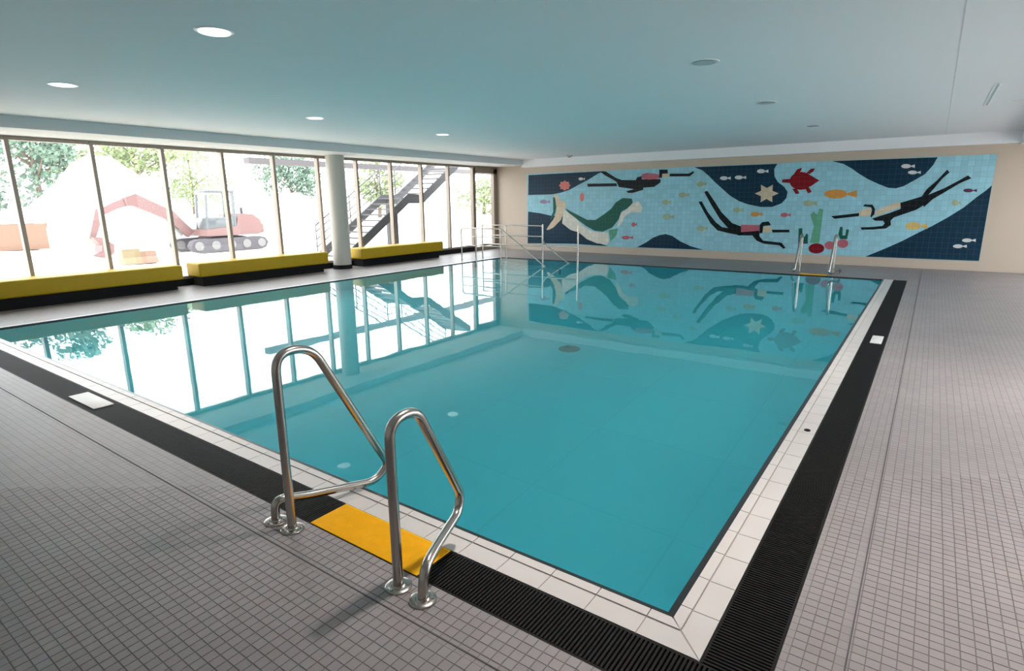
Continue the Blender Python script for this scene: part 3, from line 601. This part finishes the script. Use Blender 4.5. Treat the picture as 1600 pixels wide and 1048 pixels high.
# white plates in the grates
def plate(label, x0, x1, y0, y1):
    root = empty('cover_plate', ((x0+x1)/2, (y0+y1)/2, 0)); tag(root, label, 'cover plate')
    boxobj('lid', (x0, x1, y0, y1, -0.001, 0.008), MT['white_plastic'], root, bev=0.003, seg=2)
    for sx in (x0+0.02, x1-0.02):
        bm = bmesh.new(); lathe(bm, [(0.006, 0.006), (0.006, 0.0095)], (sx, (y0+y1)/2, 0), 10); finish(bm, 'screw', MT['steel'], root)
plate('white rectangular cover plate lying on the grate beyond the grab rails', -6.28, -5.70, 1.715, 1.875)
plate('white cover plate lying on the long grate beside the pool', -0.435, -0.315, 8.0, 8.45)
bm = bmesh.new(); lathe(bm, [(0.022, 0.0), (0.022, 0.006), (0.016, 0.009)], (-0.575, 4.62, 0.0), 20)
tag(finish(bm, 'rubber_stopper', MT['black']), 'small round black stopper on the white coping', 'stopper')

# ladder rails at the mural end
def far_rail(label, x, dx):
    root = empty('grab_rail', (x, 15.05, 0)); tag(root, label, 'grab rail')
    pts = [(x, 15.05, 0), (x, 15.05, 0.90), (x, 14.82, 0.86), (x, 14.40, 0.10), (x+dx*0.3, 14.55, 0.06), (x+dx, 15.02, 0.13), (x+dx, 15.05, 0)]
    bm = bmesh.new(); tube(bm, fillet(pts, [0, 0.12, 0.10, 0.05, 0.05, 0.07, 0], 6), 0.0235, 12); finish(bm, 'tube', MT['steel'], root, smooth=True, angle=60)
    for fx in (x, x+dx):
        bm = bmesh.new(); flange(bm, fx, 15.05); finish(bm, 'foot_plate', MT['steel'], root, smooth=True, angle=35)
far_rail('steel grab rail below the mural, on the window side of the small yellow mat', -2.42, -0.15)
far_rail('steel grab rail below the mural, next to the long grate end', -1.72, 0.15)
bm = bmesh.new(); box(bm, -2.34, -1.80, 14.60, 14.84, -0.0045, 0.004, bev=0.002, seg=1)
tag(finish(bm, 'step_mat', MT['yellow_mat']), 'small yellow step mat between the grab rails below the mural', 'mat')

# stair entry rails in the corner under the windows
def tb(bm, a, r=0.021): tube(bm, a, r, 12)
root = empty('stair_railing', (-11.3, 14.2, 0)); tag(root, 'steel stair railing with tall posts standing in the pool corner', 'railing')
for nm, px_, z0, z1 in (('post', -11.30, 0, 1.02), ('post', -10.40, -1.35, 1.02), ('post', -9.08, -1.35, 1.05), ('post', -7.92, -1.35, 1.03)):
    bm = bmesh.new(); tb(bm, [(px_, 14.2, z0), (px_, 14.2, z1)], 0.024); finish(bm, nm, MT['steel'], root, smooth=True, angle=60)
for nm, xa, xb, z in (('top_rail', -11.3, -9.08, 1.0), ('mid_rail', -11.3, -9.08, 0.70), ('mid_rail', -11.3, -9.08, 0.43), ('mid_rail', -9.08, -7.92, 0.43)):
    bm = bmesh.new(); tb(bm, [(xa, 14.2, z), (xb, 14.2, z)], 0.019); finish(bm, nm, MT['steel'], root, smooth=True, angle=60)
bm = bmesh.new(); tb(bm, fillet([(-9.08, 14.2, 0.62), (-9.0, 14.2, 0.47), (-8.2, 14.2, -0.03), (-7.92, 14.2, -0.2)], 0.08, 4)); finish(bm, 'sloped_handrail', MT['steel'], root, smooth=True, angle=60)
root = empty('stair_railing', (-11.3, 13.2, 0)); tag(root, 'steel stair handrail sloping down from the deck into the pool corner', 'railing')
bm = bmesh.new(); tb(bm, fillet([(-11.3, 13.2, 0), (-11.3, 13.2, 0.95), (-9.85, 13.2, 0.95), (-8.9, 13.2, 0.33), (-8.35, 13.2, -0.03), (-7.9, 13.2, -0.32), (-7.9, 13.2, -1.35)], 0.10, 5)); finish(bm, 'handrail', MT['steel'], root, smooth=True, angle=60)
for x, zt in ((-10.75, 0.95), (-9.85, 0.94)):
    bm = bmesh.new(); tb(bm, [(x, 13.2, 0 if x < XA-0.1 else -1.35), (x, 13.2, zt)], 0.021); finish(bm, 'post', MT['steel'], root, smooth=True, angle=60)
for z in (0.45, 0.70):
    bm = bmesh.new(); tb(bm, [(-11.3, 13.2, z), (-9.85, 13.2, z)], 0.016); finish(bm, 'mid_rail', MT['steel'], root, smooth=True, angle=60)
# stair flight under water
bm = bmesh.new()
for k in range(6): box(bm, XA+0.001+0.30*k, XA+0.30*(k+1), 13.25, 14.15, DP, -0.20-0.19*k)
tag(finish(bm, 'pool_stairs', MT['basin']), 'turquoise underwater steps between the two stair railings', 'steps')

# ================================================================== ceiling lamps and vents
def downlight(label, x, y, lit, group):
    lens = {0: MT['lamp_off'], 1: MT['lamp'], 2: MT['lamp_dim']}[int(lit)]
    root = empty('ceiling_downlight', (x, y, ZC)); tag(root, label, 'ceiling lamp', group)
    bm = bmesh.new(); lathe(bm, [(0.100, -0.003), (0.142, -0.008), (0.150, 0.0), (0.150, 0.002), (0.100, 0.002)], (0, 0, 0), 32); finish(bm, 'trim_ring', MT['lamp_ring'], None, smooth=True, angle=40).parent = root
    bm = bmesh.new(); lathe(bm, [(0.118, -0.012), (0.06, -0.016), (0.02, -0.017)][::-1], (0, 0, 0.0), 32); finish(bm, 'lens', lens, None, smooth=True, angle=40).parent = root
for x, y, w in ((-1.6, 2.78, 'added out-of-view ceiling downlight above the pool corner'), (1.05, 3.2, 'added out-of-view ceiling downlight above the side deck near the pool corner'), (1.15, 6.4, 'added out-of-view ceiling downlight above the middle of the side deck'), (-4.92, 2.76, 'bright round ceiling downlight over the middle of the pool near the grab rails'), (-8.36, 2.80, 'bright round downlight, first in the row along the window soffit from the ladder end'),  # corner and side-deck lamps are added out of view to brighten coping and deck
                (-8.47, 6.30, 'bright round downlight, second in the row along the window soffit'), (-8.54, 9.48, 'bright round downlight, last lit one before the mural in the window row')):
    downlight(w, x, y, True, 'lit ceiling lamps')
for x, y, w in ((-2.10, 6.35, 'dim greyish ceiling downlight, first of the row on the long grate side'), (-2.19, 9.5, 'dim greyish ceiling downlight, middle one of the row on the long grate side'), (-2.12, 13.06, 'grey unlit ceiling downlight, the one closest to the mural')):
    downlight(w, x, y, 0 if y > 13 else 2, 'ceiling lamps on the long grate side')
root = empty('smoke_detector', (-9.5, 16.4, ZC)); tag(root, 'small dark smoke detector on the ceiling before the mural', 'smoke detector')
bm = bmesh.new(); lathe(bm, [(0.05, -0.05), (0.09, -0.045), (0.11, -0.02), (0.11, 0.0)], (0, 0, 0), 20); finish(bm, 'housing', MT['column'], None, smooth=True, angle=40).parent = root
bm = bmesh.new(); lathe(bm, [(0.02, -0.062), (0.045, -0.06), (0.05, -0.05)], (0, 0, 0), 16); finish(bm, 'sensor', MT['black'], None, smooth=True).parent = root
# beams of the real and the added downlights: narrow-beam lamps shining straight down
def beam(x, y, w):
    l = bpy.data.lights.new('downlight_beam', 'SPOT'); l.energy = w; l.spot_size = math.radians(105); l.spot_blend = 1.0; l.shadow_soft_size = 0.09; l.color = (1.0, 0.90, 0.84)
    o = bpy.data.objects.new('downlight_beam', l); COL.objects.link(o); o.location = (x, y, ZC-0.03)
for x, y in ((-4.92, 2.76), (-8.36, 2.80), (-8.47, 6.30), (-8.54, 9.48), (-2.10, 6.35), (-2.19, 9.5), (-1.6, 2.78), (1.05, 3.2), (1.15, 6.4)): beam(x, y, LAMP_W)
def slot(label, x0, x1, y0, y1):
    root = empty('slot_vent', ((x0+x1)/2, (y0+y1)/2, ZC)); tag(root, label, 'vent')
    boxobj('frame', (x0, x1, y0, y1, ZC-0.006, ZC+0.001), MT['lamp_ring'], root)
    w = 0.3
    if x1-x0 > y1-y0: boxobj('slot', (x0+0.01, x1-0.01, (y0+y1)/2-0.012, (y0+y1)/2+0.012, ZC-0.007, ZC), MT['lamp_off'], root)
    else: boxobj('slot', ((x0+x1)/2-0.012, (x0+x1)/2+0.012, y0+0.01, y1-0.01, ZC-0.007, ZC), MT['lamp_off'], root)
slot('long narrow ceiling slot vent running towards the mural', 0.42, 0.50, 9.8, 12.0)
slot('short crosswise ceiling slot vent nearer the mural', 0.72, 1.02, 11.65, 11.75)
slot('short crosswise ceiling slot vent nearer the ladder end', 0.78, 1.06, 9.55, 9.63)

# ================================================================== building site outside
E_ = dict(
    sand=mat('pale_sand', (0.74, 0.68, 0.60), 0.9, noise=0.10, nscale=0.7, bump=0.4, bscale=3),
    gravel=mat('pale_gravel', (0.66, 0.63, 0.60), 0.9, noise=0.08, nscale=2),
    red=mat('glare_paled_red_paint', (0.165, 0.086, 0.083), 0.45), dark=mat('dark_rubber', (0.072, 0.067, 0.078), 0.8), cabglass=mat('cab_glass', (0.080, 0.092, 0.10), 0.1), white=mat('white_paint', (0.16, 0.16, 0.16), 0.5),  # excavator red is paled in the colour to imitate outdoor glare
    orange=mat('orange_steel', (0.18, 0.105, 0.07), 0.5), yellow=mat('yellow_plastic', (0.185, 0.14, 0.072), 0.5),
    stair=mat('black_painted_steel', (0.004, 0.004, 0.006), 0.5), tread=mat('galvanised_tread', (0.088, 0.084, 0.092), 0.45, metal=0.2), slab=mat('balcony_concrete', (0.12, 0.108, 0.112), 0.8),
    leaf1=mat('dark_leaf', (0.125, 0.20, 0.15), 0.6, noise=0.35, nscale=1.5), leaf2=mat('yellow_green_leaf', (0.24, 0.30, 0.15), 0.6, noise=0.3, nscale=1.5), bark=mat('bark', (0.16, 0.12, 0.09), 0.9),
)
ZG = -0.33
def terrain(name, x0, x1, y0, y1, n, fn, m):
    bm = bmesh.new(); V = []
    for i in range(n+1):
        row = []
        for j in range(n+1):
            x = x0+(x1-x0)*i/n; y = y0+(y1-y0)*j/n; row.append(bm.verts.new((x, y, fn(x, y))))
        V.append(row)
    for i in range(n):
        for j in range(n): f = bm.faces.new((V[i][j], V[i+1][j], V[i+1][j+1], V[i][j+1])); f.smooth = True
    o = finish(bm, name, m, None, smooth=True)
    return o
def gz_out(x, y):
    z = ZG
    if x < -28: z += 0.05*(-28-x)*0.6
    return z + 0.05*math.sin(x*1.3)*math.sin(y*1.1)*(1 if x < -16 else 0)
tag(terrain('ground', -110, XW-0.09, -60, 100, 60, gz_out, E_['sand']), 'pale sandy ground of the building site beyond the windows', 'ground', kind='structure')
tag(terrain('ground', XR+0.26, 70, -40, 60, 10, lambda x, y: ZG, E_['gravel']), 'pale gravel ground outside the side windows', 'ground', kind='structure')
def mound(label, x, y, rx, ry, h):
    bm = bmesh.new(); n = 28; c = bm.verts.new((x, y, ZG+h)); prev = None
    rings = []
    for k in range(1, 11):
        t = k/10; ring = []
        for a in range(n):
            th = 2*math.pi*a/n; w = 1+0.10*math.sin(3*th+k)+0.06*math.sin(7*th)
            zz = ZG-0.4+(h+0.4)*(0.5+0.5*math.cos(math.pi*t))*(1+0.03*math.sin(5*th+2*k)); ring.append(bm.verts.new((x+rx*t*w*math.cos(th), y+ry*t*w*math.sin(th), zz)))
        rings.append(ring)
    for a in range(n): bm.faces.new((c, rings[0][a], rings[0][(a+1) % n]))
    for k in range(9):
        for a in range(n): bm.faces.new((rings[k][a], rings[k+1][a], rings[k+1][(a+1) % n], rings[k][(a+1) % n]))
    tag(finish(bm, 'sand_mound', E_['sand'], None, smooth=True), label, 'mound')
mound('tall heap of pale sand behind the excavator arm', -37, 13.4, 6.0, 6.0, 4.6)
mound('low wide heap of pale sand behind the excavator cab', -40, 27.0, 6.5, 6.0, 2.8)

# excavator: local frame, then placed; it works towards -y
ex = empty('excavator', (-26.0, 13.7, ZG+0.03)); tag(ex, 'small red tracked excavator on the pale ground outside the windows', 'excavator')
def exo(name, build, m, parent=None):
    bm = bmesh.new(); build(bm); o = finish(bm, name, m, None, smooth=True, angle=35); o.parent = parent or ex; return o
for sx in (-0.80, 0.80):
    poly = [(-1.75, 0.28), (-1.62, 0.06), (-1.4, 0.0), (1.4, 0.0), (1.62, 0.06), (1.75, 0.28), (1.62, 0.50), (1.4, 0.56), (-1.4, 0.56), (-1.62, 0.50)]
    t = exo('track', lambda bm: prism(bm, poly, 'x', sx-0.2, sx+0.2), E_['dark'])
    for yy in (-1.42, -0.7, 0.0, 0.7, 1.42):
        w = exo('wheel', lambda bm: tube(bm, [(sx-0.215, yy, 0.28), (sx+0.215, yy, 0.28)], 0.19, 16), E_['white'], t)
exo('undercarriage', lambda bm: box(bm, -0.6, 0.6, -0.7, 0.7, 0.3, 0.62, bev=0.05), E_['dark'])
exo('turret_body', lambda bm: prism(bm, [(-0.95, 0.66), (1.45, 0.66), (1.62, 0.85), (1.55, 1.30), (1.2, 1.55), (0.55, 1.60), (0.40, 1.05), (-0.95, 0.95)], 'x', -0.85, 0.85), E_['red'])
exo('counterweight', lambda bm: box(bm, -0.8, 0.8, 1.45, 1.75, 0.70, 1.15, bev=0.08, seg=3), E_['red'])
cabp = [(-0.95, 0.95), (0.38, 0.95), (0.42, 2.45), (0.25, 2.58), (-0.62, 2.58), (-0.85, 2.40)]
cab = exo('cab', lambda bm: (quadbar(bm, (0.78, -0.90, 0.95), (0.78, -0.80, 2.4), 0.10, 0.10, (1, 0, 0)), quadbar(bm, (0.78, 0.36, 0.95), (0.78, 0.38, 2.5), 0.10, 0.10, (1, 0, 0)), quadbar(bm, (-0.02, -0.90, 0.95), (-0.02, -0.80, 2.4), 0.10, 0.10, (1, 0, 0)), quadbar(bm, (-0.02, 0.36, 0.95), (-0.02, 0.38, 2.5), 0.10, 0.10, (1, 0, 0)), box(bm, -0.1, 0.86, -0.85, 0.44, 2.48, 2.60, bev=0.04), box(bm, -0.06, 0.82, -0.93, 0.42, 0.95, 1.45, bev=0.02)), E_['cabglass'])
exo('cab_window', lambda bm: box(bm, 0.76, 0.775, -0.80, 0.34, 1.45, 2.46), MT['glass'], cab)
exo('exhaust', lambda bm: tube(bm, [(0.3, 1.0, 1.5), (0.3, 1.0, 1.85)], 0.06, 10), E_['dark'])
by = lambda px, py: (on_x(px, py, -26.0)-ex.location)
def bpt(px, py): v = by(px, py); return (v.y, v.z)
b0, b1, b2, b3, b4 = bpt(302, 366), bpt(268, 336), bpt(212, 312), bpt(160, 332), bpt(150, 388)
def arm_poly(pts, ws):
    L_, R_ = [], []
    for i, p in enumerate(pts):
        p = Vector((p[0], p[1])); a = Vector(pts[max(i-1, 0)][:2]); b = Vector(pts[min(i+1, len(pts)-1)][:2]); d = (b-a).normalized(); n = Vector((-d.y, d.x))
        L_.append(tuple(p+n*ws[i])); R_.append(tuple(p-n*ws[i]))
    return L_+R_[::-1]
boom = exo('boom', lambda bm: prism(bm, arm_poly([b0, b1, b2, (b2[0]-0.35, b2[1]-0.08)], [0.17, 0.22, 0.25, 0.16]), 'x', -0.42, -0.12), E_['red'])
exo('dipper_arm', lambda bm: prism(bm, arm_poly([(b2[0]+0.1, b2[1]+0.02), ((b2[0]+b3[0])/2, (b2[1]+b3[1])/2+0.05), b3], [0.17, 0.14, 0.13]), 'x', -0.38, -0.16), E_['red'])
exo('stick', lambda bm: prism(bm, arm_poly([(b3[0], b3[1]+0.1), (b4[0], b4[1]+0.35)], [0.15, 0.10]), 'x', -0.36, -0.18), E_['red'])
exo('hydraulic_cylinder', lambda bm: tube(bm, [(-0.27, b0[0]-0.35, b0[1]-0.05), (-0.27, b1[0]-0.25, b1[1]+0.05)], 0.06, 10), E_['white'], boom)
exo('bucket', lambda bm: prism(bm, [(b4[0]-0.1, b4[1]+0.45), (b4[0]+0.25, b4[1]+0.40), (b4[0]+0.62, b4[1]+0.1), (b4[0]+0.55, b4[1]-0.25), (b4[0]+0.2, b4[1]-0.38), (b4[0]-0.15, b4[1]-0.25), (b4[0]+0.15, b4[1]-0.12), (b4[0]+0.2, b4[1]+0.1)], 'x', -0.62, 0.08), E_['red'])
# skip and crate
p = on_z(30, 397, ZG-0.05); sk = empty('skip_container', (p.x, p.y, gz_out(p.x, p.y))); tag(sk, 'orange steel skip on the sand at the foot of the trees', 'skip')
bm = bmesh.new(); prism(bm, [(-0.75, 0.0), (0.75, 0.0), (1.05, 1.15), (0.98, 1.15), (0.70, 0.08), (-0.70, 0.08), (-0.98, 1.15), (-1.05, 1.15)], 'x', -0.7, 0.7); finish(bm, 'tub', E_['orange'], None).parent = sk
bm = bmesh.new(); box(bm, -0.76, -0.70, -0.95, 0.95, 0.0, 1.1); box(bm, 0.70, 0.76, -0.95, 0.95, 0.0, 1.1); finish(bm, 'end_wall', E_['orange'], None).parent = sk
p = on_z(218, 411, ZG); cr = empty('barrier_block', (p.x, p.y, ZG)); tag(cr, 'yellow and red plastic barrier block on the sand near the windows', 'barrier')
bm = bmesh.new(); prism(bm, [(-0.30, 0), (0.30, 0), (0.22, 0.18), (0.14, 0.24), (0.12, 0.52), (-0.12, 0.52), (-0.14, 0.24), (-0.22, 0.18)], 'y', -0.55, 0.02); finish(bm, 'yellow_half', E_['yellow'], None).parent = cr
bm = bmesh.new(); prism(bm, [(-0.30, 0), (0.30, 0), (0.22, 0.18), (0.14, 0.24), (0.12, 0.42), (-0.12, 0.42), (-0.14, 0.24), (-0.22, 0.18)], 'y', 0.02, 0.55); finish(bm, 'red_half', E_['orange'], None).parent = cr

# outdoor steel stair
st = empty('outdoor_stair', (-15.7, 12.0, ZG)); tag(st, 'black steel outdoor stair with a landing, rising past the windows', 'stair')
prof = [(11.85, 0.0), (14.72, 1.86), (15.45, 1.86), (17.9, 3.45)]
def stringer(X, m):
    bm = bmesh.new(); up = [(y, z+0.12) for y, z in prof]; lo = [(y, z-0.20) for y, z in prof][::-1]
    prism(bm, up+lo, 'x', X-0.03, X+0.03); return finish(bm, 'stringer', m, st)
stringer(-15.0, E_['stair']); stringer(-16.35, E_['tread'])
def flight(y0, z0, y1, z1, n):
    for k in range(n):
        t = (k+0.5)/n; y = y0+(y1-y0)*t; z = z0+(z1-z0)*(k+1)/n
        boxobj('tread', (-16.3, -15.03, y-0.13, y+0.13, z-0.045, z), E_['tread'], st)
flight(11.95, -0.15, 14.72, 1.86, 11); flight(15.45, 1.86, 17.9, 3.45, 9)
boxobj('landing', (-16.3, -15.03, 14.72, 15.45, 1.80, 1.86), E_['tread'], st)
for k, (dz) in enumerate((0.30, 0.55, 0.80, 1.0)):
    bm = bmesh.new(); tube(bm, [(-16.38, y, z+dz) for y, z in prof], 0.018 if dz < 1 else 0.024, 8); finish(bm, 'handrail' if dz == 1.0 else 'rail_bar', E_['tread'], st, smooth=True)
for y, z in prof+[(13.3, 0.94), (16.7, 2.67)]:
    bm = bmesh.new(); tube(bm, [(-16.38, y, z), (-16.38, y, z+1.0)], 0.02, 8); finish(bm, 'rail_post', E_['tread'], st, smooth=True)
boxobj('support_post', (-15.06, -14.94, 14.02, 14.14, ZG, 1.30), E_['stair'], st)
boxobj('support_post', (-16.41, -16.29, 14.95, 15.10, ZG, 1.75), E_['tread'], st)
bm = bmesh.new(); box(bm, -17.55, -17.25, 10.3, 23.8, 2.92, 3.10)
bal = empty('outdoor_beam', (-17.9, 15, 2.92)); tag(bal, 'grey concrete beam on columns crossing above the outdoor stair', 'beam')
finish(bm, 'girder', E_['slab'], bal)
for y in (13.75, 23.6): boxobj('column', (-17.5, -17.3, y, y+0.2, ZG, 2.92), E_['slab'], bal)

# trees beyond the site
def tree(label, px, py, X, rx, rz, leafm, seed):
    rnd = random.Random(seed)
    c = on_x(px, py, X); g = gz_out(X, c.y)
    root = empty('tree', (c.x, c.y, g)); tag(root, label, 'tree', 'trees beyond the building site')
    h = c.z-g
    bm = bmesh.new(); tube(bm, [(0, 0, -0.3), (0.05, 0.1, h*0.5), (0, 0, h+rz*0.5)], [0.22, 0.16, 0.05], 8)
    for k in range(5):
        a = k*1.3; z0 = h*(0.55+0.08*k); tube(bm, [(0, 0, z0), (rx*0.6*math.cos(a), rx*0.6*math.sin(a), z0+rz*0.5)], [0.08, 0.02], 6)
    finish(bm, 'trunk', E_['bark'], None, smooth=True).parent = root
    bm = bmesh.new()
    blobs = []
    for k in range(12):
        th, ph = rnd.uniform(0, 6.28), rnd.uniform(-1, 1); q = math.sqrt(1-ph*ph)*rnd.uniform(0.3, 0.75)
        blobs.append((rx*q*math.cos(th), rx*q*math.sin(th), h+rz*0.7*ph, rnd.uniform(0.3, 0.5)))
    for k in range(2600):
        bx, by_, bz, s = rnd.choice(blobs); d = Vector((rnd.gauss(0, 1), rnd.gauss(0, 1), rnd.gauss(0, 1))).normalized()*rnd.uniform(0.5, 1.0)
        p = Vector((bx+d.x*rx*s, by_+d.y*rx*s, bz+d.z*rz*s)); n = Vector((rnd.gauss(0, 1), rnd.gauss(0, 1), rnd.gauss(0, 1))).normalized(); t = n.orthogonal().normalized(); b = n.cross(t); w = rnd.uniform(0.10, 0.22)
        v = [bm.verts.new(p+t*w), bm.verts.new(p+b*w*0.6), bm.verts.new(p-t*w), bm.verts.new(p-b*w*0.6)]; bm.faces.new(v)
    finish(bm, 'crown', leafm, None).parent = root
tree('dense dark green tree at the end of the site by the skip', 45, 232, -44, 3.2, 3.2, E_['leaf1'], 1)
tree('dark green tree set back behind the skip', -45, 262, -52, 3.5, 3.0, E_['leaf1'], 2)
tree('yellow green tree beside the tall sand heap', 116, 262, -54, 2.6, 4.2, E_['leaf2'], 3)
tree('loose yellow green tree above the excavator arm', 205, 225, -50, 3.6, 2.4, E_['leaf2'], 4)
tree('light green tree behind the excavator cab', 296, 270, -62, 4.2, 3.8, E_['leaf2'], 5)
tree('dark small tree seen below the outdoor beam', 452, 280, -50, 3.0, 3.0, E_['leaf1'], 6)
tree('rounded green tree behind the outdoor stair', 590, 285, -46, 3.2, 2.6, E_['leaf2'], 7)
tree('pale green tree seen through the glazed door', 755, 312, -44, 4.0, 2.8, E_['leaf2'], 8)
